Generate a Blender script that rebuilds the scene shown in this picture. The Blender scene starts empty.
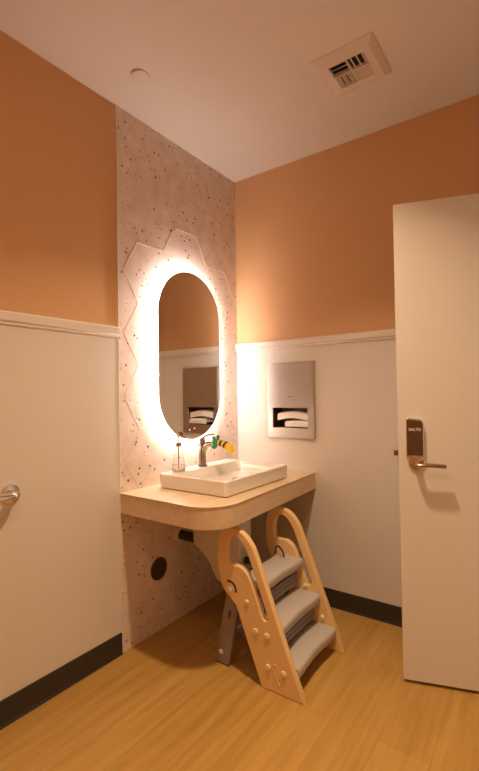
import bpy, bmesh, math, random
from mathutils import Vector, Matrix
C = bpy.context.scene.collection
SC = bpy.context.scene
PI = math.pi

# ------------------------------------------------------------------ camera
YAW, PITCH, ROLL, FPX = 0.616988808, 0.0196313314, -0.0153732864, 437.208
CAM = Vector((1.75219604, -2.44986495, 1.26908840))
F = Vector((-math.sin(YAW)*math.cos(PITCH), math.cos(YAW)*math.cos(PITCH), math.sin(PITCH)))
R0 = Vector((math.cos(YAW), math.sin(YAW), 0)); U0 = R0.cross(F)
R1 = math.cos(ROLL)*R0 + math.sin(ROLL)*U0
U1 = -math.sin(ROLL)*R0 + math.cos(ROLL)*U0
cd = bpy.data.cameras.new('camera'); cam = bpy.data.objects.new('camera', cd); C.objects.link(cam)
M4 = Matrix((R1, U1, -F)).transposed().to_4x4(); M4.translation = CAM
cam.matrix_world = M4
cd.sensor_fit = 'VERTICAL'; cd.sensor_height = 24.0; cd.sensor_width = 24.0
cd.lens = FPX*24.0/771.0; cd.clip_start = 0.02
SC.camera = cam

# ------------------------------------------------------------------ world, lights, exposure
w = bpy.data.worlds.new('world'); SC.world = w; w.use_nodes = True
w.node_tree.nodes['Background'].inputs[0].default_value = (1.0, 0.66, 0.40, 1)
w.node_tree.nodes['Background'].inputs[1].default_value = 0.6
SC.view_settings.view_transform = 'Standard'; SC.view_settings.look = 'None'
SC.view_settings.exposure = 0.0; SC.view_settings.gamma = 1.0
SC.view_settings.use_curve_mapping = False

LX, LY, LZ = 1.07, -1.22, 2.74
def area(name, loc, size, power, col, rot=(0, 0, 0), spread=180):
    l = bpy.data.lights.new(name, 'AREA'); l.shape = 'DISK'; l.size = size
    l.energy = power; l.color = col; l.spread = math.radians(spread)
    o = bpy.data.objects.new(name, l); C.objects.link(o); o.location = loc; o.rotation_euler = rot
    return o
WARM = (1.0, 0.71, 0.44)
area('downlight_lamp', (LX, LY, LZ-0.004), 0.12, 15.5, WARM, spread=105)
area('fill_lamp', (1.35, -2.45, LZ-0.062), 0.40, 7.6, WARM)  # added fill, out of view, balances the light from the front of the room
LED_STRENGTH = 86.0
LED_COL = (1.0, 0.83, 0.75, 1)

# ------------------------------------------------------------------ materials
def mat(name, col, rough=0.5, metal=0.0, spec=None, emis=None, es=0.0, bump=0.0, bscale=200.0,
        var=0.0, vscale=6.0, trans=0.0, ior=None, aniso=None, coat=0.0):
    m = bpy.data.materials.new(name); m.use_nodes = True
    nt = m.node_tree; b = nt.nodes['Principled BSDF']
    b.inputs['Base Color'].default_value = (*col, 1)
    b.inputs['Roughness'].default_value = rough
    b.inputs['Metallic'].default_value = metal
    if spec is not None: b.inputs['Specular IOR Level'].default_value = spec
    if emis: b.inputs['Emission Color'].default_value = (*emis, 1); b.inputs['Emission Strength'].default_value = es
    if trans: b.inputs['Transmission Weight'].default_value = trans
    if ior: b.inputs['IOR'].default_value = ior
    if coat: b.inputs['Coat Weight'].default_value = coat
    tc = nt.nodes.new('ShaderNodeTexCoord')
    if var:
        n = nt.nodes.new('ShaderNodeTexNoise'); n.inputs['Scale'].default_value = vscale
        n.inputs['Detail'].default_value = 4
        nt.links.new(tc.outputs['Object'], n.inputs['Vector'])
        r = nt.nodes.new('ShaderNodeMapRange'); r.inputs[3].default_value = 1-var; r.inputs[4].default_value = 1+var
        nt.links.new(n.outputs['Fac'], r.inputs[0])
        mx = nt.nodes.new('ShaderNodeVectorMath'); mx.operation = 'SCALE'
        mx.inputs[0].default_value = col
        nt.links.new(r.outputs[0], mx.inputs['Scale']); nt.links.new(mx.outputs[0], b.inputs['Base Color'])
    if bump:
        n2 = nt.nodes.new('ShaderNodeTexNoise'); n2.inputs['Scale'].default_value = bscale
        nt.links.new(tc.outputs['Object'], n2.inputs['Vector'])
        bp = nt.nodes.new('ShaderNodeBump'); bp.inputs['Strength'].default_value = bump; bp.inputs['Distance'].default_value = 0.002
        nt.links.new(n2.outputs['Fac'], bp.inputs['Height']); nt.links.new(bp.outputs[0], b.inputs['Normal'])
    return m

def stretch_noise(nt, tc, scale, sc, detail=4):
    mp = nt.nodes.new('ShaderNodeMapping'); mp.inputs['Scale'].default_value = scale
    nt.links.new(tc.outputs['Object'], mp.inputs['Vector'])
    n = nt.nodes.new('ShaderNodeTexNoise'); n.inputs['Scale'].default_value = sc; n.inputs['Detail'].default_value = detail
    nt.links.new(mp.outputs[0], n.inputs['Vector'])
    return n

def floor_material():
    m = bpy.data.materials.new('wood_vinyl_floor'); m.use_nodes = True; nt = m.node_tree
    b = nt.nodes['Principled BSDF']; tc = nt.nodes.new('ShaderNodeTexCoord')
    # planks run along y: rotate brick texture by 90 degrees
    mp = nt.nodes.new('ShaderNodeMapping'); mp.inputs['Rotation'].default_value = (0, 0, PI/2)
    mp.inputs['Location'].default_value = (0.37, 0.05, 0)
    nt.links.new(tc.outputs['Object'], mp.inputs['Vector'])
    br = nt.nodes.new('ShaderNodeTexBrick'); br.offset = 0.37
    br.inputs['Scale'].default_value = 1.0
    br.inputs['Brick Width'].default_value = 1.22; br.inputs['Row Height'].default_value = 0.18
    br.inputs['Mortar Size'].default_value = 0.0010; br.inputs['Mortar Smooth'].default_value = 0.2
    br.inputs['Color1'].default_value = (0.0, 0, 0, 1); br.inputs['Color2'].default_value = (1, 1, 1, 1)
    br.inputs['Mortar'].default_value = (0.5, 0.5, 0.5, 1)
    nt.links.new(mp.outputs[0], br.inputs['Vector'])
    n1 = stretch_noise(nt, tc, (14, 1.0, 1), 2.2, 5)
    n2 = stretch_noise(nt, tc, (70, 4.0, 1), 2.0, 3)
    a1 = nt.nodes.new('ShaderNodeMath'); a1.operation = 'MULTIPLY_ADD'; a1.inputs[1].default_value = 0.16
    nt.links.new(br.outputs['Color'], a1.inputs[0]); nt.links.new(n1.outputs['Fac'], a1.inputs[2])
    a2 = nt.nodes.new('ShaderNodeMath'); a2.operation = 'MULTIPLY_ADD'; a2.inputs[1].default_value = 0.24
    nt.links.new(n2.outputs['Fac'], a2.inputs[0]); nt.links.new(a1.outputs[0], a2.inputs[2])
    cr = nt.nodes.new('ShaderNodeValToRGB')
    e = cr.color_ramp.elements
    e[0].position = 0.40; e[0].color = (0.38, 0.205, 0.044, 1)
    e[1].position = 1.0; e[1].color = (0.56, 0.335, 0.10, 1)
    x = e.new(0.70); x.color = (0.47, 0.27, 0.07, 1)
    nt.links.new(a2.outputs[0], cr.inputs[0])
    mm = nt.nodes.new('ShaderNodeMixRGB'); mm.blend_type = 'MULTIPLY'; mm.inputs[2].default_value = (0.72, 0.68, 0.6, 1)
    nt.links.new(br.outputs['Fac'], mm.inputs[0]); nt.links.new(cr.outputs[0], mm.inputs[1])
    nt.links.new(mm.outputs[0], b.inputs['Base Color'])
    b.inputs['Roughness'].default_value = 0.42; b.inputs['Specular IOR Level'].default_value = 0.35
    return m

def terrazzo_material():
    m = bpy.data.materials.new('terrazzo_tile'); m.use_nodes = True; nt = m.node_tree
    b = nt.nodes['Principled BSDF']; tc = nt.nodes.new('ShaderNodeTexCoord')
    wob = nt.nodes.new('ShaderNodeTexNoise'); wob.inputs['Scale'].default_value = 90
    nt.links.new(tc.outputs['Object'], wob.inputs['Vector'])
    wv = nt.nodes.new('ShaderNodeVectorMath'); wv.operation = 'MULTIPLY_ADD'
    wv.inputs[1].default_value = (0.008, 0.008, 0.008)
    nt.links.new(wob.outputs['Color'], wv.inputs[0]); nt.links.new(tc.outputs['Object'], wv.inputs[2])
    base = nt.nodes.new('ShaderNodeTexNoise'); base.inputs['Scale'].default_value = 14; base.inputs['Detail'].default_value = 6
    nt.links.new(tc.outputs['Object'], base.inputs['Vector'])
    cr = nt.nodes.new('ShaderNodeValToRGB'); e = cr.color_ramp.elements
    e[0].position = 0.3; e[0].color = (0.70, 0.59, 0.51, 1); e[1].position = 0.7; e[1].color = (0.84, 0.73, 0.65, 1)
    nt.links.new(base.outputs['Fac'], cr.inputs[0])
    prev = cr.outputs[0]
    for scale, size, thr, cols in ((36, 0.30, 0.62, ((0.10, 0.035, 0.02), (0.30, 0.13, 0.08))),
                                   (66, 0.34, 0.62, ((0.30, 0.15, 0.10), (0.12, 0.05, 0.03))),
                                   (24, 0.22, 0.75, ((0.52, 0.33, 0.26), (0.85, 0.80, 0.74)))):
        v = nt.nodes.new('ShaderNodeTexVoronoi'); v.inputs['Scale'].default_value = scale
        nt.links.new(wv.outputs[0], v.inputs['Vector'])
        sep = nt.nodes.new('ShaderNodeSeparateColor'); nt.links.new(v.outputs['Color'], sep.inputs[0])
        near = nt.nodes.new('ShaderNodeMapRange'); near.inputs[1].default_value = size; near.inputs[2].default_value = size*0.85
        nt.links.new(v.outputs['Distance'], near.inputs[0])
        pick = nt.nodes.new('ShaderNodeMath'); pick.operation = 'GREATER_THAN'; pick.inputs[1].default_value = thr
        nt.links.new(sep.outputs[0], pick.inputs[0])
        mu = nt.nodes.new('ShaderNodeMath'); mu.operation = 'MULTIPLY'
        nt.links.new(near.outputs[0], mu.inputs[0]); nt.links.new(pick.outputs[0], mu.inputs[1])
        cc = nt.nodes.new('ShaderNodeMixRGB'); cc.inputs[1].default_value = (*cols[0], 1); cc.inputs[2].default_value = (*cols[1], 1)
        nt.links.new(sep.outputs[1], cc.inputs[0])
        mx = nt.nodes.new('ShaderNodeMixRGB'); nt.links.new(mu.outputs[0], mx.inputs[0])
        nt.links.new(prev, mx.inputs[1]); nt.links.new(cc.outputs[0], mx.inputs[2]); prev = mx.outputs[0]
    nt.links.new(prev, b.inputs['Base Color'])
    b.inputs['Roughness'].default_value = 0.5
    return m

def laminate_material():
    m = bpy.data.materials.new('wood_laminate'); m.use_nodes = True; nt = m.node_tree
    b = nt.nodes['Principled BSDF']; tc = nt.nodes.new('ShaderNodeTexCoord')
    n = stretch_noise(nt, tc, (18, 1.2, 18), 3.0, 5)
    cr = nt.nodes.new('ShaderNodeValToRGB'); e = cr.color_ramp.elements
    e[0].position = 0.3; e[0].color = (0.65, 0.49, 0.32, 1); e[1].position = 0.7; e[1].color = (0.74, 0.57, 0.39, 1)
    nt.links.new(n.outputs['Fac'], cr.inputs[0]); nt.links.new(cr.outputs[0], b.inputs['Base Color'])
    b.inputs['Roughness'].default_value = 0.38
    return m

def brushed_material(name, col, rough, scale=(2, 2, 160)):
    m = bpy.data.materials.new(name); m.use_nodes = True; nt = m.node_tree
    b = nt.nodes['Principled BSDF']; tc = nt.nodes.new('ShaderNodeTexCoord')
    n = stretch_noise(nt, tc, scale, 2.0, 3)
    r = nt.nodes.new('ShaderNodeMapRange'); r.inputs[3].default_value = rough-0.06; r.inputs[4].default_value = rough+0.08
    nt.links.new(n.outputs['Fac'], r.inputs[0]); nt.links.new(r.outputs[0], b.inputs['Roughness'])
    b.inputs['Base Color'].default_value = (*col, 1); b.inputs['Metallic'].default_value = 1.0
    return m

ORANGE = mat('peach_wall_paint', (0.69, 0.415, 0.215), 0.62, bump=0.15, bscale=350, var=0.015)
WHITE = mat('white_wall_panel', (0.74, 0.705, 0.66), 0.45, bump=0.05, bscale=120, var=0.01)
RAILW = mat('white_painted_trim', (0.80, 0.76, 0.70), 0.4, var=0.01)
CEIL = mat('ceiling_paint', (0.82, 0.80, 0.78), 0.75, bump=0.1, bscale=300, var=0.01)
BASEB = mat('black_rubber_base', (0.035, 0.028, 0.024), 0.42, var=0.1)
FLOOR = floor_material(); TERR = terrazzo_material(); LAM = laminate_material()
INLAY = mat('pale_metal_inlay', (0.92, 0.86, 0.78), 0.3, var=0.03, vscale=30)
GROUT = mat('tile_grout', (0.62, 0.55, 0.49), 0.8, var=0.05, vscale=50)
PORC = mat('white_ceramic', (0.84, 0.80, 0.75), 0.12, coat=0.4, var=0.01)
MIRROR = mat('mirror_glass', (0.74, 0.74, 0.72), 0.01, metal=1.0)
MIRBACK = mat('mirror_housing', (0.75, 0.74, 0.72), 0.5, var=0.02)
LED = mat('led_strip', (0.9, 0.9, 0.9), 0.5, emis=LED_COL[:3], es=LED_STRENGTH)
LEDDOT = mat('touch_light', (0.9, 0.9, 0.9), 0.5, emis=(1.0, 0.9, 0.75), es=0.35)
STEEL = brushed_material('brushed_stainless', (0.52, 0.49, 0.46), 0.40)
CHROME = mat('polished_chrome', (0.78, 0.74, 0.70), 0.12, metal=1.0, var=0.01)
NICKEL = mat('satin_nickel', (0.40, 0.34, 0.29), 0.22, metal=1.0, var=0.03)
DARKMETAL = mat('dark_interior_metal', (0.14, 0.11, 0.09), 0.45, metal=0.6, var=0.1)
PAPER = mat('paper_towel', (0.86, 0.83, 0.78), 0.85, bump=0.3, bscale=150, var=0.02)
DOORP = mat('door_paint', (0.75, 0.72, 0.68), 0.42, bump=0.04, bscale=90, var=0.01)
READER = mat('dark_brown_reader_face', (0.095, 0.048, 0.018), 0.4, var=0.08)
LETTER = mat('pale_lettering', (0.85, 0.80, 0.72), 0.5, var=0.01)
BEIGE = mat('beige_plastic', (0.80, 0.56, 0.27), 0.36, var=0.015, bump=0.05)
CREAM = mat('cream_plastic_bolt', (0.84, 0.68, 0.46), 0.35, var=0.01)
GREYP = mat('grey_plastic_tread', (0.50, 0.46, 0.43), 0.55, bump=0.4, bscale=260, var=0.03)
GREYD = mat('dark_grey_plastic', (0.26, 0.225, 0.205), 0.5, var=0.04)
BLACKP = mat('black_plastic', (0.02, 0.018, 0.016), 0.35, var=0.1)
BROWND = mat('dark_brown_cover', (0.075, 0.05, 0.035), 0.4, metal=0.3, var=0.1)
VINYL = mat('off_white_pipe_cover', (0.74, 0.69, 0.64), 0.5, var=0.03)
VENTW = mat('vent_white_metal', (0.78, 0.72, 0.67), 0.45, var=0.01)
GREEN = mat('green_plastic', (0.02, 0.30, 0.13), 0.3, var=0.03)
YELLOW = mat('yellow_plastic', (0.98, 0.66, 0.012), 0.3, var=0.02)
GLASS = mat('clear_bottle_plastic', (0.95, 0.94, 0.92), 0.03, trans=1.0, ior=1.42, var=0.001)
SOAPL = mat('clear_soap', (0.93, 0.86, 0.80), 0.05, trans=0.9, ior=1.34, var=0.01)
LENS = mat('downlight_lens', (0.9, 0.9, 0.9), 0.4, emis=WARM, es=1.5)

# ------------------------------------------------------------------ mesh helpers
def box(bm, x0, x1, y0, y1, z0, z1):
    vs = [bm.verts.new((x, y, z)) for z in (z0, z1) for x, y in ((x0, y0), (x1, y0), (x1, y1), (x0, y1))]
    fs = [(3, 2, 1, 0), (4, 5, 6, 7), (0, 1, 5, 4), (1, 2, 6, 5), (2, 3, 7, 6), (3, 0, 4, 7)]
    return [bm.faces.new([vs[i] for i in f]) for f in fs]

def finish(bm, mats, name, parent=None, smooth=False, bevel=0.0, seg=2, ang=35, mtx=None):
    if mtx is not None: bm.transform(mtx)
    bmesh.ops.recalc_face_normals(bm, faces=bm.faces[:])
    me = bpy.data.meshes.new(name); bm.to_mesh(me); bm.free()
    if not isinstance(mats, (list, tuple)): mats = [mats]
    for m in mats: me.materials.append(m)
    o = bpy.data.objects.new(name, me); C.objects.link(o)
    if smooth:
        for p in me.polygons: p.use_smooth = True
        try: me.set_sharp_from_angle(angle=math.radians(ang))
        except Exception: pass
    if bevel:
        md = o.modifiers.new('bevel', 'BEVEL'); md.width = bevel; md.segments = seg; md.limit_method = 'ANGLE'
        md.angle_limit = math.radians(40)
    if parent:
        o.parent = parent
        o.matrix_parent_inverse = parent.matrix_world.inverted() if parent.type != 'EMPTY' else Matrix.Translation(-parent.location)
    return o

def boxes(name, lst, m, parent=None, bevel=0.0, seg=2, mtx=None):
    bm = bmesh.new()
    for b in lst: box(bm, *b)
    return finish(bm, m, name, parent, bevel=bevel, seg=seg, mtx=mtx)

def struct(o, label=None):
    o['kind'] = 'structure'
    if label: o['label'] = label
    return o
def tag(o, label, cat, group=None, kind=None):
    o['label'] = label; o['category'] = cat
    if group: o['group'] = group
    if kind: o['kind'] = kind
    return o
def thing(name, label, cat, loc, group=None):
    o = bpy.data.objects.new(name, None); C.objects.link(o); o.location = loc; o.empty_display_size = 0.05
    return tag(o, label, cat, group)

def prism(pts, t0, t1, axis='y', bm=None):
    """extrude a closed outline; axis y: pts are (x,z); axis x: pts are (y,z); axis z: pts are (x,y)"""
    bm = bm or bmesh.new()
    def P(a, b, t):
        return {'y': (a, t, b), 'x': (t, a, b), 'z': (a, b, t)}[axis]
    A = [bm.verts.new(P(a, b, t0)) for a, b in pts]; B = [bm.verts.new(P(a, b, t1)) for a, b in pts]
    n = len(pts); bm.faces.new(A); bm.faces.new(B[::-1])
    for i in range(n): bm.faces.new((A[i], B[i], B[(i+1) % n], A[(i+1) % n]))
    return bm

def lathe(prof, n=32, bm=None, mtx=None, cap=True):
    bm = bm or bmesh.new(); rings = []; new = []
    for r, z in prof:
        ring = [bm.verts.new((max(r, 1e-5)*math.cos(2*PI*i/n), max(r, 1e-5)*math.sin(2*PI*i/n), z)) for i in range(n)]
        rings.append(ring); new += ring
    for a, b in zip(rings, rings[1:]):
        for i in range(n): bm.faces.new((a[i], a[(i+1) % n], b[(i+1) % n], b[i]))
    if cap: bm.faces.new(rings[0][::-1]); bm.faces.new(rings[-1])
    if mtx is not None: bmesh.ops.transform(bm, matrix=mtx, verts=new)
    return bm

def tube(bm, pts, rad, n=14, flat=None):
    """swept tube; rad may be a list; flat=(a,b) scales the section"""
    pts = [Vector(p) for p in pts]; m = len(pts)
    rads = rad if isinstance(rad, (list, tuple)) else [rad]*m
    T = [(pts[min(i+1, m-1)]-pts[max(i-1, 0)]).normalized() for i in range(m)]
    up = Vector((0, 0, 1)) if abs(T[0].z) < 0.9 else Vector((0, 1, 0))
    u = (up - T[0]*up.dot(T[0])).normalized(); rings = []
    for i in range(m):
        u = (u - T[i]*u.dot(T[i])).normalized(); v = T[i].cross(u)
        fa, fb = flat if flat else (1, 1)
        rings.append([bm.verts.new(pts[i] + rads[i]*(fa*math.cos(2*PI*k/n)*u + fb*math.sin(2*PI*k/n)*v)) for k in range(n)])
    for a, b in zip(rings, rings[1:]):
        for k in range(n): bm.faces.new((a[k], a[(k+1) % n], b[(k+1) % n], b[k]))
    bm.faces.new(rings[0][::-1]); bm.faces.new(rings[-1])
    return bm

def smooth_path(pts, k=6, closed=False):
    P = [Vector(p) for p in pts]; n = len(P); out = []
    rng = n if closed else n-1
    for i in range(rng):
        if closed: a, b, c, d = P[(i-1) % n], P[i], P[(i+1) % n], P[(i+2) % n]
        else: a, b, c, d = P[max(i-1, 0)], P[i], P[i+1], P[min(i+2, n-1)]
        for j in range(k):
            t = j/k
            out.append(0.5*((2*b)+(c-a)*t+(2*a-5*b+4*c-d)*t*t+(-a+3*b-3*c+d)*t**3))
    if not closed: out.append(P[-1])
    return out

def round_poly(pts, seg=6):
    """pts: (x,y,r) corners -> outline with rounded corners"""
    out = []; n = len(pts)
    for i in range(n):
        p = Vector(pts[i][:2]); a = Vector(pts[i-1][:2]); b = Vector(pts[(i+1) % n][:2]); r = pts[i][2]
        if r <= 0: out.append((p.x, p.y)); continue
        u = (a-p).normalized(); v = (b-p).normalized(); half = u.angle(v)/2
        t = min(r/math.tan(half), (a-p).length*0.49, (b-p).length*0.49); rr = t*math.tan(half)
        c = p + (u+v).normalized()*(rr/math.sin(half))
        s = p+u*t; e = p+v*t
        a0 = math.atan2(s.y-c.y, s.x-c.x); a1 = math.atan2(e.y-c.y, e.x-c.x); d = (a1-a0+PI) % (2*PI)-PI
        for k in range(seg+1):
            an = a0+d*k/seg; out.append((c.x+rr*math.cos(an), c.y+rr*math.sin(an)))
    return out

def plate(outline, holes, t0, t1, name, m, parent=None, bevel=0.0025, smooth=True):
    """flat plate in the x-z plane with holes, thickness t0..t1 along y, rounded edges"""
    cu = bpy.data.curves.new(name+'_curve', 'CURVE'); cu.dimensions = '2D'; cu.fill_mode = 'BOTH'
    for loop in [outline]+holes:
        sp = cu.splines.new('POLY'); sp.points.add(len(loop)-1); sp.use_cyclic_u = True
        for q, (a, b) in zip(sp.points, loop): q.co = (a, b, 0, 1)
    cu.extrude = abs(t1-t0)/2-bevel; cu.bevel_depth = bevel; cu.bevel_resolution = 2; cu.offset = -bevel
    tmp = bpy.data.objects.new('tmp', cu); C.objects.link(tmp)
    dg = bpy.context.evaluated_depsgraph_get(); me = bpy.data.meshes.new_from_object(tmp.evaluated_get(dg))
    bpy.data.objects.remove(tmp); bpy.data.curves.remove(cu)
    me.transform(Matrix.Translation((0, (t0+t1)/2, 0)) @ Matrix.Rotation(PI/2, 4, 'X'))
    me.name = name; me.materials.clear(); me.materials.append(m)
    for p in me.polygons: p.use_smooth = smooth; p.material_index = 0
    try: me.set_sharp_from_angle(angle=math.radians(40))
    except Exception: pass
    o = bpy.data.objects.new(name, me); C.objects.link(o)
    if parent: o.parent = parent; o.matrix_parent_inverse = Matrix.Translation(-parent.location)
    return o

# ------------------------------------------------------------------ room shell
XR, YF, H = 2.14, -3.15, 2.74
TY = -1.017                                   # left edge of the tiled strip
DX0, DX1, DZ0, DZ1 = 0.262, 0.572, 1.006, 1.452   # dispenser cut-out in the back wall
struct(boxes('floor', [(-0.12, XR+0.12, YF-0.12, 0.12, -0.08, 0.0)], FLOOR), 'golden wood-look vinyl plank floor')
struct(boxes('ceiling', [(-0.12, XR+0.12, YF-0.12, 0.12, H, H+0.08)], CEIL), 'plain pale ceiling')
struct(boxes('wall_left', [(-0.12, -0.006, YF-0.12, 0.12, 0, H)], ORANGE), 'left wall painted peach orange above the rail')
struct(boxes('wall_back', [(-0.006, DX0, 0, 0.12, 0, H), (DX1, XR, 0, 0.12, 0, H), (DX0, DX1, 0, 0.12, 0, DZ0),
                           (DX0, DX1, 0, 0.12, DZ1, H), (DX0, DX1, 0.115, 0.12, DZ0, DZ1)], ORANGE), 'back wall painted peach orange above the rail')
DY0, DY1, DH = -1.12, -0.17, 2.14            # doorway in the right wall
struct(boxes('wall_right', [(XR, XR+0.12, YF, DY0, 0, H), (XR, XR+0.12, DY1, 0.12, 0, H), (XR, XR+0.12, DY0, DY1, DH, H)], ORANGE))
struct(boxes('wall_front', [(-0.006, XR, YF-0.12, YF, 0, H)], ORANGE))
# wainscot panels
RZ = 1.612
struct(boxes('trim_1', [(-0.006, 0.0, YF, TY-0.004, 0.0, RZ-0.05)], WHITE), 'white wainscot panel on the left wall')
struct(boxes('trim_2', [(0.0, DX0, -0.005, 0, 0, RZ-0.05), (DX1, XR, -0.005, 0, 0, RZ-0.05), (DX0, DX1, -0.005, 0, 0, DZ0),
                        (DX0, DX1, -0.005, 0, DZ1, RZ-0.05)], WHITE), 'white wainscot panel on the back wall')
# chair rails
railp = lambda s: [(0, RZ-0.052), (0.012, RZ-0.052), (0.012, RZ-0.044), (0.020, RZ-0.036), (0.022, RZ-0.006), (0.018, RZ), (0, RZ)]
bm = bmesh.new()
pts = [(x-0.006, z) for x, z in railp(1)]
prism(pts, YF, TY-0.001, 'y', bm)
struct(finish(bm, RAILW, 'trim_3', bevel=0.001), 'white rail capping the left wainscot')
bm = bmesh.new(); prism([(-x, z) for x, z in railp(1)], 0.0, XR, 'x', bm)
struct(finish(bm, RAILW, 'trim_4', bevel=0.001), 'white rail capping the back wainscot')
# baseboards
bp = [(0, 0), (0.012, 0), (0.007, 0.012), (0.005, 0.10), (0.003, 0.103), (0, 0.103)]
bm = bmesh.new(); prism(bp, YF, TY-0.002, 'y', bm)
struct(finish(bm, BASEB, 'baseboard_left'), 'black rubber baseboard on the left wall')
bm = bmesh.new(); prism([(-0.005-x, z) for x, z in bp], 0.0, XR, 'x', bm)
struct(finish(bm, BASEB, 'baseboard_back'), 'black rubber baseboard on the back wall')
# terrazzo strip
struct(boxes('trim_5', [(-0.006, 0.0, TY, 0.0, 0.0, H)], TERR), 'speckled terrazzo tile strip behind the mirror')
struct(boxes('trim_6', [(-0.006, 0.0025, TY-0.005, TY, 0.0, H)], RAILW), 'thin pale edge strip beside the tile')
# hexagon joints: raised pale lines on a few edges, faint grout on the others
S = 0.188; HZ = S*math.sqrt(3)/2; YV = (-0.983, -0.889, -0.701, -0.607, -0.419, -0.325, -0.137, -0.043)
def zl(n): return 1.101+HZ*n
def seg2(bm, a, b, wd, x0, x1):
    a = Vector(a); b = Vector(b); d = (b-a).normalized(); n = Vector((-d.y, d.x))*wd/2
    prism([tuple(p) for p in (a+n, b+n, b-n, a-n)], x0, x1, 'x', bm)
bm = bmesh.new()
bright = [(0, 1), (1, 0), (0, 1)]
line = [(1, 0), (0, 1), (1, 2), (0, 3), (1, 4), (0, 5), (1, 6), (2, 6), (3, 7), (4, 7), (5, 6), (6, 6), (7, 5)]
for (a, i), (b, j) in zip(line, line[1:]): seg2(bm, (YV[a], zl(i)), (YV[b], zl(j)), 0.0048, 0.0, 0.0014)
seg2(bm, (YV[1], zl(0)), (-0.74, zl(0)), 0.0048, 0.0, 0.0014)
seg2(bm, (YV[0], zl(-1)), (YV[1], zl(-2)+0.02), 0.0048, 0.0, 0.0014)
seg2(bm, (YV[5], zl(8)), (-0.232, zl(8)), 0.0048, 0.0, 0.0014)
struct(finish(bm, INLAY, 'trim_7'), 'pale zigzag joint lines of the hexagonal tiles')
bm = bmesh.new()
def cl(p): return (max(TY+0.002, min(-0.002, p[0])), max(0.0, min(H, p[1])))
YY = [-0.983-S+0, -0.983, -0.889, -0.701, -0.607, -0.419, -0.325, -0.137, -0.043, 0.1]
for n in range(-7, 11):
    even = n % 2 == 0
    # vertex columns 1,2 3,4 5,6 7,8 : flat edges at even levels for pairs (2,3),(6,7); odd for (0,1),(4,5),(8,9)
    prs = ((2, 3), (6, 7)) if even else ((4, 5),)
    for a, b in prs:
        if 0 < zl(n) < H: seg2(bm, (YY[a], zl(n)), (YY[b], zl(n)), 0.0022, 0.0, 0.0004)
    for a, b in ((1, 2), (3, 4), (5, 6), (7, 8)):
        # diagonal from column a at odd level to column b at even level
        lo = zl(n); hi = zl(n+1)
        if lo < 0 or hi > H: continue
        inner_even = (b in (2, 6))
        if a in (1, 5): p, q = ((YY[b], lo), (YY[a], hi)) if even else ((YY[a], lo), (YY[b], hi))
        else: p, q = ((YY[a], lo), (YY[b], hi)) if even else ((YY[b], lo), (YY[a], hi))
        seg2(bm, p, q, 0.0022, 0.0, 0.0004)
struct(finish(bm, GROUT, 'trim_8'), 'faint grout joints of the hexagonal tiles')
# door frame in the right wall
struct(boxes('trim_9', [(XR-0.012, XR+0.13, DY0-0.05, DY0+0.012, 0, DH+0.05), (XR-0.012, XR+0.13, DY1-0.012, DY1+0.05, 0, DH+0.05),
                        (XR-0.012, XR+0.13, DY0+0.012, DY1-0.012, DH-0.012, DH+0.05)], RAILW), 'painted frame of the doorway in the right wall')

# ------------------------------------------------------------------ open door
DW = 0.89
dd = Vector((0.951, 0.309, 0)).normalized(); dn = Vector((0.309, -0.951, 0)).normalized()   # dn faces the camera
DM = Matrix((dd, -dn, Vector((0, 0, 1)))).transposed().to_4x4(); DM.translation = Vector((1.2015, -0.468, 0))
# local frame: x along the leaf from its free edge, y into the leaf, z up
door = struct(boxes('door_1', [(0, DW, 0, 0.044, 0.014, 2.103)], DOORP, bevel=0.0015, mtx=DM), 'plain pale door leaf standing open at the right')
def dpart(bm, m, name, parent=door, smooth=False, bevel=0.0):
    o = finish(bm, m, name, None, smooth=smooth, bevel=bevel, mtx=DM); o.parent = parent; return o
bm = prism(round_poly([(0.031, 0.985, 0.004), (0.102, 0.985, 0.004), (0.102, 1.146, 0.02), (0.032, 1.154, 0.01)]), 0.0, -0.022, 'y')
reader = dpart(bm, CHROME, 'card_reader', bevel=0.002); reader['label'] = 'metal card reader housing above the lever'
bm = prism(round_poly([(0.034, 0.992, 0.003), (0.099, 0.992, 0.003), (0.099, 1.140, 0.016), (0.035, 1.147, 0.006)]), -0.0221, -0.025, 'y')
face = dpart(bm, READER, 'reader_face', reader, bevel=0.001)
for px in (0.039, 0.094):
    bm = lathe([(0.0025, 0), (0.002, 0.001)], 12, mtx=Matrix.Translation((px, -0.025, 1.066)) @ Matrix.Rotation(PI/2, 4, 'X'))
    dpart(bm, CHROME, 'screw', reader)
fc = bpy.data.curves.new('t', 'FONT'); fc.body = 'SALTO'; fc.size = 0.0165; fc.align_x = 'CENTER'; fc.extrude = 0.0003; fc.offset = 0.0004
fo = bpy.data.objects.new('t', fc); C.objects.link(fo)
me = bpy.data.meshes.new_from_object(fo.evaluated_get(bpy.context.evaluated_depsgraph_get()))
bpy.data.objects.remove(fo); me.transform(DM @ Matrix.Translation((0.0665, -0.0254, 1.099)) @ Matrix.Rotation(PI/2, 4, 'X'))
me.materials.clear(); me.materials.append(LETTER)
lo = bpy.data.objects.new('lettering', me); C.objects.link(lo); lo.parent = reader
bm = lathe([(0.034, 0), (0.034, 0.004), (0.031, 0.008), (0.014, 0.010), (0.012, 0.045), (0.0, 0.047)], 36,
           mtx=Matrix.Translation((0.072, 0.0, 0.957)) @ Matrix.Rotation(PI/2, 4, 'X'))
lever = dpart(bm, CHROME, 'lever_rose', smooth=True)
bm = bmesh.new()
tube(bm, smooth_path([(0.072, -0.036, 0.957), (0.074, -0.048, 0.957), (0.087, -0.055, 0.956), (0.13, -0.056, 0.956), (0.182, -0.054, 0.953)], 5),
     0.0105, 14, flat=(0.85, 1.25))
dpart(bm, NICKEL, 'lever_handle', lever, smooth=True)
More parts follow.
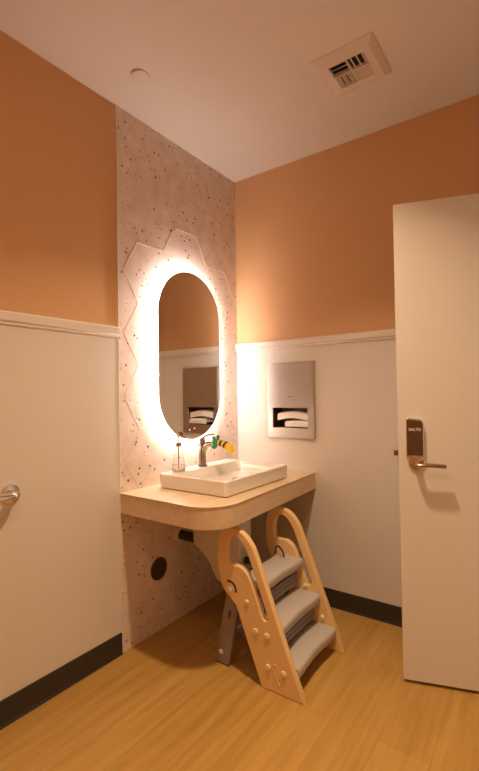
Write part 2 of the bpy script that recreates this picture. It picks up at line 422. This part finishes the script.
bm = bmesh.new(); box(bm, -0.020, 0.0, 0.013, 0.031, 0.985, 1.008)
dpart(bm, NICKEL, 'latch_bolt', bevel=0.002)
bm = bmesh.new(); box(bm, -0.0012, 0.0004, 0.008, 0.036, 0.94, 1.05)
dpart(bm, CHROME, 'latch_plate')
for zz in (0.25, 1.06, 1.88):
    bm = lathe([(0.007, 0), (0.007, 0.1)], 12, mtx=Matrix.Translation((DW+0.004, 0.002, zz)))
    dpart(bm, CHROME, 'hinge', smooth=True)

# ------------------------------------------------------------------ counter
CT, CB = 0.786, 0.688
cnt = thing('vanity_counter', 'wall-hung wood laminate counter with a rounded corner, spanning the tiled strip to the back wall', 'counter', (0.3, -0.5, CB))
CO = round_poly([(0.0, -0.0055, 0), (0.0, -1.018, 0), (0.615, -1.030, 0.155), (0.575, -0.0055, 0)], 14)
bm = prism(CO, CB, CT-0.003, 'z'); finish(bm, LAM, 'counter_edge', cnt, smooth=True, ang=30)
CO2 = round_poly([(0.0, -0.0055, 0), (0.0, -1.021, 0), (0.618, -1.033, 0.157), (0.578, -0.0055, 0)], 14)
bm = prism(CO2, CT-0.003, CT, 'z'); finish(bm, LAM, 'counter_top', cnt)
boxes('support_bracket', [(0.0, 0.42, -0.20, -0.165, CB-0.05, CB), (0.0, 0.03, -0.20, -0.165, 0.35, CB-0.05)], GREYD, cnt, bevel=0.002)

# ------------------------------------------------------------------ basin
BX0, BX1, BY0, BY1, BT = 0.075, 0.520, -0.832, -0.238, 0.862
basin = thing('vessel_sink', 'white rectangular ceramic vessel sink on the wood laminate counter', 'sink', (0.3, -0.53, CT))
bm = bmesh.new()
def ring(x0, x1, y0, y1, r, z, seg=5):
    return [bm.verts.new((a, b, z)) for a, b in round_poly([(x0, y0, r), (x1, y0, r), (x1, y1, r), (x0, y1, r)], seg)]
rings = [ring(BX0+0.012, BX1-0.012, BY0+0.012, BY1-0.012, 0.016, CT+0.0005), ring(BX0+0.004, BX1-0.004, BY0+0.004, BY1-0.004, 0.018, CT+0.006),
         ring(BX0, BX1, BY0, BY1, 0.02, BT-0.004), ring(BX0+0.003, BX1-0.003, BY0+0.003, BY1-0.003, 0.018, BT),
         ring(BX0+0.095, BX1-0.012, BY0+0.014, BY1-0.014, 0.022, BT), ring(BX0+0.100, BX1-0.016, BY0+0.019, BY1-0.018, 0.022, BT-0.004),
         ring(BX0+0.125, BX1-0.05, BY0+0.16, BY1-0.05, 0.03, BT-0.055), ring(BX0+0.150, BX1-0.10, BY0+0.26, BY1-0.12, 0.03, BT-0.062),
         ring(0.285, 0.315, -0.475, -0.445, 0.012, BT-0.065)]
bm.faces.new(rings[0][::-1])
for a, b in zip(rings, rings[1:]):
    for i in range(len(a)): bm.faces.new((a[i], a[(i+1) % len(a)], b[(i+1) % len(a)], b[i]))
bm.faces.new(rings[-1])
finish(bm, PORC, 'basin_bowl', basin, smooth=True, ang=28)
bm = lathe([(0.022, 0), (0.022, 0.002), (0.016, 0.004), (0, 0.0045)], 24, mtx=Matrix.Translation((0.30, -0.46, BT-0.0655)))
finish(bm, CHROME, 'drain', basin, smooth=True)

# ------------------------------------------------------------------ mirror with the light behind it
MY, MZ, MW, MH = -0.5235, 1.498, 0.531, 0.976      # centre, width, height
def stadium(wd, ht, n=28):
    r = wd/2; s = ht/2-r; out = []
    for k in range(n+1): a = PI*k/n; out.append((MY+r*math.cos(a), MZ+s+r*math.sin(a)))
    for k in range(n+1): a = PI+PI*k/n; out.append((MY+r*math.cos(a), MZ-s+r*math.sin(a)))
    return out
mir = thing('backlit_mirror', 'tall pill-shaped backlit mirror on the speckled tile wall', 'mirror', (0.0, MY, MZ))
bm = prism(stadium(MW, MH), 0.040, 0.046, 'x'); finish(bm, MIRROR, 'mirror_glass', mir)
bm = prism(stadium(MW-0.13, MH-0.13), 0.0, 0.0372, 'x'); finish(bm, MIRBACK, 'mirror_housing', mir)
bm = prism(stadium(MW-0.01, MH-0.01), 0.0375, 0.0398, 'x'); finish(bm, MIRBACK, 'backing_plate', mir)
def stadium_ring(w0, w1, x0, x1):
    bm = bmesh.new(); d = w0-w1
    A = stadium(w0, MH-(MW-w0)); B = stadium(w1, MH-(MW-w1)); n = len(A)
    V = [[bm.verts.new((x, p[0], p[1])) for p in L] for x in (x0, x1) for L in (A, B)]
    a0, b0, a1, b1 = V
    for i in range(n):
        j = (i+1) % n
        bm.faces.new((a0[i], a0[j], b0[j], b0[i])); bm.faces.new((a1[i], b1[i], b1[j], a1[j]))
        bm.faces.new((a0[i], a1[i], a1[j], a0[j])); bm.faces.new((b0[i], b0[j], b1[j], b1[i]))
    return bm
finish(stadium_ring(MW-0.014, MW-0.034, 0.0255, 0.0373), LED, 'led_strip', mir)
for (yy, zz) in ((-0.550, 1.066), (-0.508, 1.072)):
    bm = lathe([(0.0055, 0), (0.0055, 0.0004)], 16, mtx=Matrix.Translation((0.046, yy, zz)) @ Matrix.Rotation(PI/2, 4, 'Y'))
    finish(bm, LEDDOT, 'touch_button', mir)

# ------------------------------------------------------------------ faucet
FX, FY, FZ = 0.125, -0.530, BT
fau = thing('faucet', 'single-lever satin nickel faucet on the back rim of the vessel sink', 'faucet', (FX, FY, FZ))
bm = lathe([(0.026, 0), (0.026, 0.006), (0.023, 0.009)], 32, mtx=Matrix.Translation((FX, FY, FZ)))
finish(bm, BLACKP, 'base_ring', fau, smooth=True)
bm = bmesh.new()
tube(bm, smooth_path([(FX, FY, FZ+0.008), (FX-0.002, FY, FZ+0.05), (FX+0.000, FY, FZ+0.09), (FX+0.008, FY, FZ+0.118)], 6),
     [0.0215-0.0030*i/18 for i in range(19)], 24)
finish(bm, NICKEL, 'faucet_body', fau, smooth=True)
bm = bmesh.new()
P = smooth_path([(FX-0.004, FY, FZ+0.060), (FX+0.012, FY, FZ+0.098), (FX+0.036, FY, FZ+0.122), (FX+0.058, FY, FZ+0.125), (FX+0.076, FY, FZ+0.124)], 5)
tube(bm, P, [0.018-0.006*i/(len(P)-1) for i in range(len(P))], 18, flat=(0.8, 1.1))
finish(bm, NICKEL, 'spout', fau, smooth=True)
bm = bmesh.new()
tube(bm, smooth_path([(FX+0.002, FY, FZ+0.112), (FX-0.004, FY, FZ+0.138), (FX+0.006, FY, FZ+0.158)], 5), [0.019]*6+[0.0165, 0.016, 0.014, 0.012, 0.009], 20)
hb = finish(bm, NICKEL, 'handle_hub', fau, smooth=True)
bm = bmesh.new()
tube(bm, smooth_path([(FX-0.004, FY, FZ+0.156), (FX+0.02, FY+0.016, FZ+0.174), (FX+0.055, FY+0.042, FZ+0.180)], 5), 0.0068, 12, flat=(0.7, 1.7))
finish(bm, NICKEL, 'lever', fau, smooth=True)

# faucet extender
TZ = FZ+0.026
ex = thing('faucet_extender', 'green and yellow plastic toy extender clipped on the faucet spout', 'toy', (FX+0.10, FY, TZ+0.10))
def ball(bm, c, r, sc=(1, 1, 1)):
    m = Matrix.Translation(c) @ Matrix.Diagonal((r*sc[0], r*sc[1], r*sc[2], 1))
    bmesh.ops.create_uvsphere(bm, u_segments=20, v_segments=12, radius=1.0, matrix=m)
bm = bmesh.new()
ball(bm, (FX+0.096, FY-0.003, TZ+0.110), 0.025, (0.85, 0.95, 0.9)); ball(bm, (FX+0.088, FY-0.004, TZ+0.092), 0.017)
finish(bm, GREEN, 'head', ex, smooth=True)
for sy, sz in ((-0.016, 0.138), (0.020, 0.142)):
    bm = bmesh.new(); ball(bm, (FX+0.098, FY+sy, TZ+sz), 0.0105); ball(bm, (FX+0.098, FY+sy*0.8, TZ+sz-0.012), 0.0085)
    finish(bm, GREEN, 'ear', ex, smooth=True)
bm = bmesh.new()
P = smooth_path([(FX+0.102, FY+0.006, TZ+0.112), (FX+0.135, FY+0.014, TZ+0.106), (FX+0.165, FY+0.020, TZ+0.094), (FX+0.188, FY+0.022, TZ+0.072), (FX+0.198, FY+0.024, TZ+0.058)], 5)
rr = [0.016, 0.0175, 0.019, 0.020, 0.021, 0.022, 0.023, 0.0235, 0.024, 0.0245, 0.0245, 0.0245, 0.024, 0.023, 0.022, 0.021, 0.019, 0.017, 0.014, 0.010, 0.004]
tube(bm, P, rr, 20, flat=(0.8, 1.1)); chute = finish(bm, YELLOW, 'chute', ex, smooth=True)
for k, (i0) in enumerate((3, 7)):
    bm = bmesh.new(); tube(bm, P[i0:i0+3], [rr[i0]+0.0012, rr[i0+1]+0.0014, rr[i0+2]+0.0012], 20, flat=(0.8, 1.1))
    finish(bm, BROWND, 'stripe', ex, smooth=True)

# ------------------------------------------------------------------ soap bottle
SX, SY = 0.118, -0.722
soap = thing('soap_dispenser', 'clear conical soap pump bottle on the sink rim left of the faucet', 'soap dispenser', (SX, SY, BT))
TM = Matrix.Translation((SX, SY, BT+0.0005)) @ Matrix.Diagonal((1, 1, 1.17, 1))
bm = lathe([(0.033, 0), (0.037, 0.004), (0.037, 0.014), (0.030, 0.05), (0.021, 0.088), (0.016, 0.104), (0.014, 0.112), (0.014, 0.118),
            (0.0122, 0.118), (0.0122, 0.110), (0.0145, 0.102), (0.0195, 0.086), (0.0285, 0.05), (0.0352, 0.014), (0.0352, 0.006), (0.031, 0.003), (0.0, 0.0028)], 36, mtx=TM, cap=False)
finish(bm, GLASS, 'bottle', soap, smooth=True, ang=50)
bm = lathe([(0.0, 0.0032), (0.030, 0.0034), (0.0346, 0.0065), (0.0346, 0.014), (0.0318, 0.027), (0.0, 0.027)], 36, mtx=TM, cap=False)
finish(bm, SOAPL, 'liquid_soap', soap, smooth=True)
bm = lathe([(0.0165, 0.112), (0.0175, 0.114), (0.0175, 0.128), (0.015, 0.131), (0.006, 0.132)], 28, mtx=TM)
finish(bm, NICKEL, 'collar', soap, smooth=True)
bm = lathe([(0.0032, 0.012), (0.0032, 0.112)], 10, mtx=TM); finish(bm, NICKEL, 'dip_tube', soap, smooth=True)
bm = lathe([(0.0045, 0.131), (0.0045, 0.152), (0.010, 0.153), (0.011, 0.158), (0.009, 0.163), (0, 0.164)], 20, mtx=TM)
finish(bm, CREAM, 'pump_head', soap, smooth=True)
bm = bmesh.new(); tube(bm, smooth_path([(SX, SY, BT+0.186), (SX+0.022, SY+0.010, BT+0.188), (SX+0.040, SY+0.018, BT+0.180)], 5), 0.0042, 10)
finish(bm, NICKEL, 'nozzle', soap, smooth=True)

# ------------------------------------------------------------------ paper towel dispenser
dsp = thing('towel_dispenser', 'recessed stainless steel paper towel dispenser on the white back wall', 'dispenser', (0.417, 0, 1.0))
ox0, ox1, oz0, oz1 = 0.290, 0.538, 1.052, 1.178
plate([(0.252, 0.988), (0.584, 0.988), (0.584, 1.466), (0.252, 1.466)], [[(ox0, oz0), (ox1, oz0), (ox1, oz1), (ox0, oz1)]], -0.005, -0.022, 'front_panel', STEEL, dsp, bevel=0.0015)
boxes('towel_tray', [(ox0-0.003, ox1+0.003, -0.008, 0.10, oz0-0.003, oz0), (ox0-0.003, ox1+0.003, -0.008, 0.10, oz1, oz1+0.003),
      (ox0-0.003, ox0, -0.008, 0.10, oz0, oz1), (ox1, ox1+0.003, -0.008, 0.10, oz0, oz1), (ox0-0.003, ox1+0.003, 0.10, 0.103, oz0-0.003, oz1+0.003)], DARKMETAL, dsp)
boxes('panel_door', [(0.262, 0.574, -0.0245, -0.0222, 1.190, 1.456)], STEEL, dsp, bevel=0.001)
boxes('name_plate', [(0.402, 0.432, -0.0252, -0.0246, 1.246, 1.250)], DARKMETAL, dsp)
bm = lathe([(0.006, 0), (0.006, 0.003), (0.004, 0.004)], 20, mtx=Matrix.Translation((0.545, -0.0245, 1.325)) @ Matrix.Rotation(PI/2, 4, 'X'))
finish(bm, CHROME, 'key_lock', dsp, smooth=True)
# towels in the opening
def towel(name, x0, x1, y0, y1, zf, th, label):
    bm = bmesh.new(); n = 16; top = []; bot = []
    for i in range(n+1):
        t = i/n; x = x0+(x1-x0)*t
        for j, y in enumerate((y0, y0+0.012, y1)):
            dz = -0.010 if j == 0 else 0
            top.append(bm.verts.new((x, y, zf(t)+th+dz))); bot.append(bm.verts.new((x, y, zf(t)+dz*1.2)))
    for i in range(n):
        for j in range(2):
            a = i*3+j
            bm.faces.new((top[a], top[a+1], top[a+4], top[a+3])); bm.faces.new((bot[a], bot[a+3], bot[a+4], bot[a+1]))
        for j in (0, 2):
            a = i*3+j; bm.faces.new((top[a], top[a+3], bot[a+3], bot[a]))
    for i in (0, n):
        for j in range(2):
            a = i*3+j; bm.faces.new((top[a], top[a+1], bot[a+1], bot[a]))
    o = finish(bm, PAPER, name, smooth=True)
    return tag(o, label, 'paper towel')
towel('paper_towel', 0.312, 0.534, 0.000, 0.085, lambda t: 1.108+0.016*math.sin(PI*min(1, t*1.05)), 0.034, 'upper white paper towel bulging in the dispenser opening')
towel('paper_towel', 0.372, 0.534, -0.010, 0.085, lambda t: 1.068+0.004*math.sin(3*t), 0.024, 'lower white paper towel hanging in the dispenser opening')

# ------------------------------------------------------------------ grab bar
GZ = 0.888
gb = thing('grab_bar', 'polished steel grab bar on the white left wall', 'grab bar', (0.0, -1.56, GZ))
bm = bmesh.new()
tube(bm, smooth_path([(0.004, -1.562, GZ), (0.030, -1.563, GZ), (0.050, -1.576, GZ), (0.056, -1.60, GZ), (0.056, -1.70, GZ), (0.056, -2.3, GZ), (0.056, -2.36, GZ), (0.050, -2.384, GZ), (0.030, -2.397, GZ), (0.004, -2.398, GZ)], 6), 0.0165, 24)
finish(bm, CHROME, 'bar', gb, smooth=True)
for yy in (-1.562, -2.398):
    bm = lathe([(0.040, 0), (0.040, 0.004), (0.037, 0.010), (0.030, 0.013), (0.017, 0.014)], 36, mtx=Matrix.Translation((0.0, yy, GZ)) @ Matrix.Rotation(PI/2, 4, 'Y'))
    finish(bm, CHROME, 'flange', gb, smooth=True)

# ------------------------------------------------------------------ ceiling pieces
vx0, vx1, vy0, vy1 = 0.915, 1.197, -0.690, -0.412
vent = thing('ceiling_vent', 'square white four-way vent grille on the ceiling', 'vent', ((vx0+vx1)/2, (vy0+vy1)/2, H))
cx, cy = (vx0+vx1)/2, (vy0+vy1)/2
gi = 0.080
bm = bmesh.new()
def sq(h, z): return [bm.verts.new((cx+a*h, cy+b*h, z)) for a, b in ((-1, -1), (1, -1), (1, 1), (-1, 1))]
rs = [sq(0.141, H-0.0002), sq(0.141, H-0.004), sq(0.112, H-0.018), sq(gi, H-0.018), sq(gi, H-0.004)]
for a, b in zip(rs, rs[1:]):
    for i in range(4): bm.faces.new((a[i], a[(i+1) % 4], b[(i+1) % 4], b[i]))
finish(bm, VENTW, 'vent_frame', vent)
boxes('vent_throat', [(cx-gi, cx+gi, cy-gi, cy+gi, H-0.003, H-0.001)], BLACKP, vent)
boxes('vent_divider', [(cx-gi, cx+gi, cy-0.003, cy+0.003, H-0.018, H-0.002), (cx-0.003, cx+0.003, cy-gi, cy+gi, H-0.018, H-0.002)], VENTW, vent)
def louver(x0, x1, y0, y1, tiltaxis, sgn):
    """three tilted blades filling a quadrant; blades run along x or y"""
    for k in range(3):
        bm = bmesh.new()
        if tiltaxis == 'x':   # blades run along x
            c = y0+(y1-y0)*(k+0.5)/3; pr = [(c-sgn*0.010, H-0.0172), (c-sgn*0.010+sgn*0.0016, H-0.018), (c+sgn*0.004, H-0.004), (c+sgn*0.0025, H-0.0032)]
            prism(pr, x0+0.001, x1-0.001, 'x', bm)
        else:
            c = x0+(x1-x0)*(k+0.5)/3; pr = [(c-sgn*0.010, H-0.0172), (c-sgn*0.010+sgn*0.0016, H-0.018), (c+sgn*0.004, H-0.004), (c+sgn*0.0025, H-0.0032)]
            prism(pr, y0+0.001, y1-0.001, 'y', bm)
        finish(bm, VENTW, 'louver', vent)
louver(cx-gi, cx-0.003, cy+0.003, cy+gi, 'y', 1)     # toward the back wall, left
louver(cx+0.003, cx+gi, cy+0.003, cy+gi, 'x', -1)
louver(cx-gi, cx-0.003, cy-gi, cy-0.003, 'x', 1)
louver(cx+0.003, cx+gi, cy-gi, cy-0.003, 'y', -1)
sp = thing('sprinkler_cover', 'small round flat sprinkler cover plate on the ceiling', 'sprinkler cover', (0.252, -1.085, H))
bm = lathe([(0.030, 0), (0.030, 0.004)], 40, mtx=Matrix.Translation((0.252, -1.085, H-0.004))); finish(bm, BROWND, 'cup', sp)
bm = lathe([(0.0395, 0), (0.041, 0.001), (0.041, 0.0025), (0.038, 0.003)], 48, mtx=Matrix.Translation((0.252, -1.085, H-0.0075)))
finish(bm, CEIL, 'cover_plate', sp, smooth=True)
d = thing('recessed_downlight', 'round recessed downlight over the middle of the room', 'ceiling light', (LX, LY, H))
bm = lathe([(0.078, 0.0), (0.095, 0.0), (0.095, 0.004), (0.078, 0.004)], 40, mtx=Matrix.Translation((LX, LY, H-0.004)), cap=False)
finish(bm, VENTW, 'trim_ring', d)
bm = lathe([(0.077, 0), (0.077, 0.0005)], 40, mtx=Matrix.Translation((LX, LY, H-0.002))); finish(bm, LENS, 'lens', d)
d = thing('added_fill_light', 'added unseen round fill light on the ceiling near the front wall', 'ceiling light', (1.35, -2.45, H))  # made-up fitting around the added fill lamp
bm = lathe([(0.225, 0.0), (0.225, 0.055), (0.21, 0.06)], 48, mtx=Matrix.Translation((1.35, -2.45, H-0.06)), cap=False); finish(bm, VENTW, 'rim', d, smooth=True)
bm = lathe([(0.215, 0), (0.222, 0.004)], 48, mtx=Matrix.Translation((1.35, -2.45, H-0.058))); finish(bm, LENS, 'diffuser', d, smooth=True)

# ------------------------------------------------------------------ wall clean-out cover, drain pipe and cover
co = thing('cleanout_cover', 'round dark metal cover plate low on the speckled tile wall', 'cover plate', (0.0, -0.763, 0.330))
CM = Matrix.Translation((0.0, -0.763, 0.330)) @ Matrix.Rotation(PI/2, 4, 'Y')
bm = lathe([(0.060, 0), (0.060, 0.003), (0.056, 0.007), (0.045, 0.0075), (0.043, 0.005), (0.018, 0.005), (0.016, 0.008), (0.006, 0.009)], 44, mtx=CM)
finish(bm, BROWND, 'plate', co, smooth=True)
bm = lathe([(0.007, 0.008), (0.007, 0.0105), (0.004, 0.0115)], 20, mtx=CM); finish(bm, NICKEL, 'screw', co, smooth=True)

pp = thing('drain_pipe', 'black drain pipe with a pale ring coming out of the tile wall under the counter', 'pipe', (0.0, -0.60, 0.472))
bm = lathe([(0.027, 0.004), (0.027, 0.118)], 28, mtx=Matrix.Translation((0, -0.60, 0.472)) @ Matrix.Rotation(PI/2, 4, 'Y')); finish(bm, BLACKP, 'pipe', pp, smooth=True)
bm = lathe([(0.040, 0), (0.040, 0.012), (0.036, 0.018), (0.028, 0.018), (0.0275, 0.004)], 32, mtx=Matrix.Translation((0, -0.60, 0.472)) @ Matrix.Rotation(PI/2, 4, 'Y'))
finish(bm, RAILW, 'wall_ring', pp, smooth=True)
pc = thing('pipe_shroud', 'off-white curved pipe shroud hanging under the counter', 'pipe cover', (0.28, -0.56, CB))
prof = round_poly([(0.112, 0.684, 0.0), (0.112, 0.445, 0.03), (0.215, 0.375, 0.08), (0.282, 0.270, 0.04), (0.425, 0.27, 0.03), (0.435, 0.684, 0.0)], 6)
bm = prism(prof, -0.61, -0.50, 'y'); finish(bm, VINYL, 'shroud_body', pc, smooth=True, bevel=0.008, seg=3)
boxes('flange_strip', [(0.106, 0.441, -0.614, -0.496, 0.676, 0.687)], VINYL, pc, bevel=0.002)
bm = lathe([(0.018, 0), (0.018, 0.05)], 20, mtx=Matrix.Translation((0.43, -0.555, 0.40)) @ Matrix.Rotation(PI/2, 4, 'Y')); finish(bm, BLACKP, 'strap', pc, smooth=True)

# ------------------------------------------------------------------ step stool
st = thing('step_stool', 'beige toddler step stool with three grey treads and looped handrails, pushed up to the counter', 'step stool', (0.70, -0.62, 0.0))
OUT = [(0.703, 0.0), (0.905, 0.0), (0.905, 0.012), (0.84, 0.165), (0.755, 0.378), (0.693, 0.535)]
OUT += [tuple(v)[:2] for v in smooth_path([(0.693, 0.535, 0), (0.668, 0.590, 0), (0.632, 0.632, 0), (0.588, 0.656, 0), (0.540, 0.660, 0), (0.500, 0.640, 0), (0.477, 0.600, 0), (0.470, 0.545, 0),
          (0.471, 0.490, 0), (0.482, 0.430, 0), (0.500, 0.375, 0), (0.535, 0.345, 0), (0.572, 0.315, 0)], 4)][1:]
HOLE = [tuple(v)[:2] for v in smooth_path([(0.527, 0.500, 0), (0.523, 0.548, 0), (0.530, 0.590, 0), (0.550, 0.616, 0), (0.580, 0.622, 0), (0.608, 0.604, 0), (0.636, 0.565, 0), (0.662, 0.505, 0),
          (0.712, 0.380, 0), (0.738, 0.312, 0), (0.738, 0.294, 0), (0.724, 0.288, 0), (0.712, 0.300, 0), (0.692, 0.350, 0), (0.655, 0.437, 0), (0.630, 0.474, 0), (0.596, 0.494, 0), (0.558, 0.494, 0)], 4, closed=True)]
for y0, y1, sgn in ((-0.842, -0.812, -1), (-0.418, -0.386, 1)):
    pan = plate(OUT, [HOLE], y0, y1, 'side_panel', BEIGE, st, bevel=0.005)
    yo = y0 if sgn < 0 else y1
    RM = lambda x, z: Matrix.Translation((x, yo, z)) @ Matrix.Rotation(PI/2 if sgn < 0 else -PI/2, 4, 'X')
    for x, z, r in ((0.537, 0.379, 0.015), (0.633, 0.346, 0.011), (0.678, 0.231, 0.0135), (0.736, 0.227, 0.0135), (0.740, 0.097, 0.0135), (0.815, 0.094, 0.0135)):
        bm = lathe([(r, 0), (r, 0.003), (r*0.8, 0.006), (0.0, 0.007)], 22, mtx=RM(x, z)); b_ = finish(bm, CREAM, 'bolt', st, smooth=True)
    # curved slot round the pivot
    def arc(r0, r1, a0, a1, d, m, nm):
        bm = bmesh.new(); A = []; n = 16
        for k in range(n+1):
            a = math.radians(a0+(a1-a0)*k/n)
            A.append((0.537+r1*math.cos(a), 0.379+r1*math.sin(a)))
        for k in range(n, -1, -1):
            a = math.radians(a0+(a1-a0)*k/n)
            A.append((0.537+r0*math.cos(a), 0.379+r0*math.sin(a)))
        prism(A, yo-sgn*0.002, yo+sgn*d, 'y', bm); finish(bm, m, nm, st)
    arc(0.031, 0.043, -8, 105, 0.0008, BROWND, 'pivot_slot')
    arc(0.026, 0.031, -12, 85, 0.003, CREAM, 'slot_lip')
    bm = bmesh.new(); lp = round_poly([(0.764, 0.118, 0.009), (0.782, 0.118, 0.009), (0.806, 0.042, 0.009), (0.788, 0.042, 0.009)], 6)
    pth = [(a, yo+sgn*0.0005, b) for a, b in lp]; tube(bm, pth+[pth[0]], 0.0022, 6); finish(bm, BEIGE, 'molded_outline', st, smooth=True)
    for x, z in ((0.705, 0.285), (0.798, 0.150)):
        yi = y1 if sgn < 0 else y0
        bm = lathe([(0.010, 0), (0.010, 0.008), (0.006, 0.012)], 16, mtx=Matrix.Translation((x, yi, z)) @ Matrix.Rotation(-PI/2 if sgn < 0 else PI/2, 4, 'X'))
        finish(bm, CREAM, 'tread_peg', st, smooth=True)
    # dark rubber foot along the bottom edge
    boxes('foot_pad', [(0.716, 0.900, y0+0.004, y1-0.004, 0.0, 0.0045)], BLACKP, st)
def tread(xb, xf, zt, name='tread'):
    bm = bmesh.new(); ny = 20; Y0, Y1 = -0.811, -0.419; rows = []
    for j in range(ny+1):
        t = j/ny; y = Y0+(Y1-Y0)*t; bow = 0.005*math.cos(2*PI*t)
        f = xf+bow
        pr = [(xb, zt-0.020), (xb, zt-0.002), (xb+0.004, zt+0.001), (xb+(f-xb)*0.6, zt), (f-0.014, zt-0.001), (f-0.004, zt-0.005), (f, zt-0.014),
              (f-0.002, zt-0.040), (f-0.006, zt-0.047), (f-0.012, zt-0.048), (f-0.016, zt-0.040), (f-0.018, zt-0.022)]
        rows.append([bm.verts.new((a, y, b)) for a, b in pr])
    for r0, r1 in zip(rows, rows[1:]):
        for i in range(len(r0)): bm.faces.new((r0[i], r0[(i+1) % len(r0)], r1[(i+1) % len(r0)], r1[i]))
    bm.faces.new(rows[0]); bm.faces.new(rows[-1][::-1])
    return finish(bm, GREYP, name, st, smooth=True, ang=45)
tread(0.555, 0.692, 0.420); tread(0.645, 0.785, 0.262); tread(0.738, 0.866, 0.116)
for x, z0, z1 in ((0.655, 0.285, 0.345), (0.745, 0.135, 0.200)):
    boxes('cross_panel', [(x-0.008, x+0.008, -0.8115, -0.4185, z0, z1), (x-0.011, x-0.008, -0.8, -0.44, z0+0.012, z0+0.022), (x+0.008, x+0.011, -0.8, -0.44, z0+0.012, z0+0.022),
                          (x+0.008, x+0.011, -0.8, -0.44, z0+0.036, z0+0.046)], GREYD, st, bevel=0.002)
for y0, y1, sgn in ((-0.811, -0.787, -1), (-0.443, -0.419, 1)):
    leg = plate(round_poly([(0.422, 0.004, 0.012), (0.502, 0.004, 0.012), (0.580, 0.385, 0.03), (0.510, 0.410, 0.03)], 6), [round_poly([(0.502, 0.225, 0.006), (0.514, 0.225, 0.006), (0.520, 0.262, 0.006), (0.508, 0.262, 0.006)], 4)],
                y0, y1, 'rear_leg', GREYD, st, bevel=0.004)
    yo = y0 if sgn < 0 else y1
    bm = lathe([(0.012, 0), (0.012, 0.002), (0.008, 0.004)], 20, mtx=Matrix.Translation((0.460, yo, 0.058)) @ Matrix.Rotation(PI/2 if sgn < 0 else -PI/2, 4, 'X')); finish(bm, CREAM, 'bolt', st, smooth=True)
    boxes('foot_pad', [(0.43, 0.495, y0+0.003, y1-0.003, 0.0, 0.006)], BLACKP, st)
boxes('leg_crossbar', [(0.462, 0.482, -0.788, -0.442, 0.075, 0.125)], GREYD, st, bevel=0.004)
for yy, s in ((-0.443, -1), (-0.79, 1)):
    bm = bmesh.new(); tube(bm, smooth_path([(0.545, yy, 0.42), (0.550, yy, 0.455), (0.575, yy+s*0.015, 0.468), (0.60, yy+s*0.02, 0.45), (0.61, yy+s*0.02, 0.422)], 5), 0.0045, 8)
    finish(bm, BLACKP, 'lock_strap', st, smooth=True)
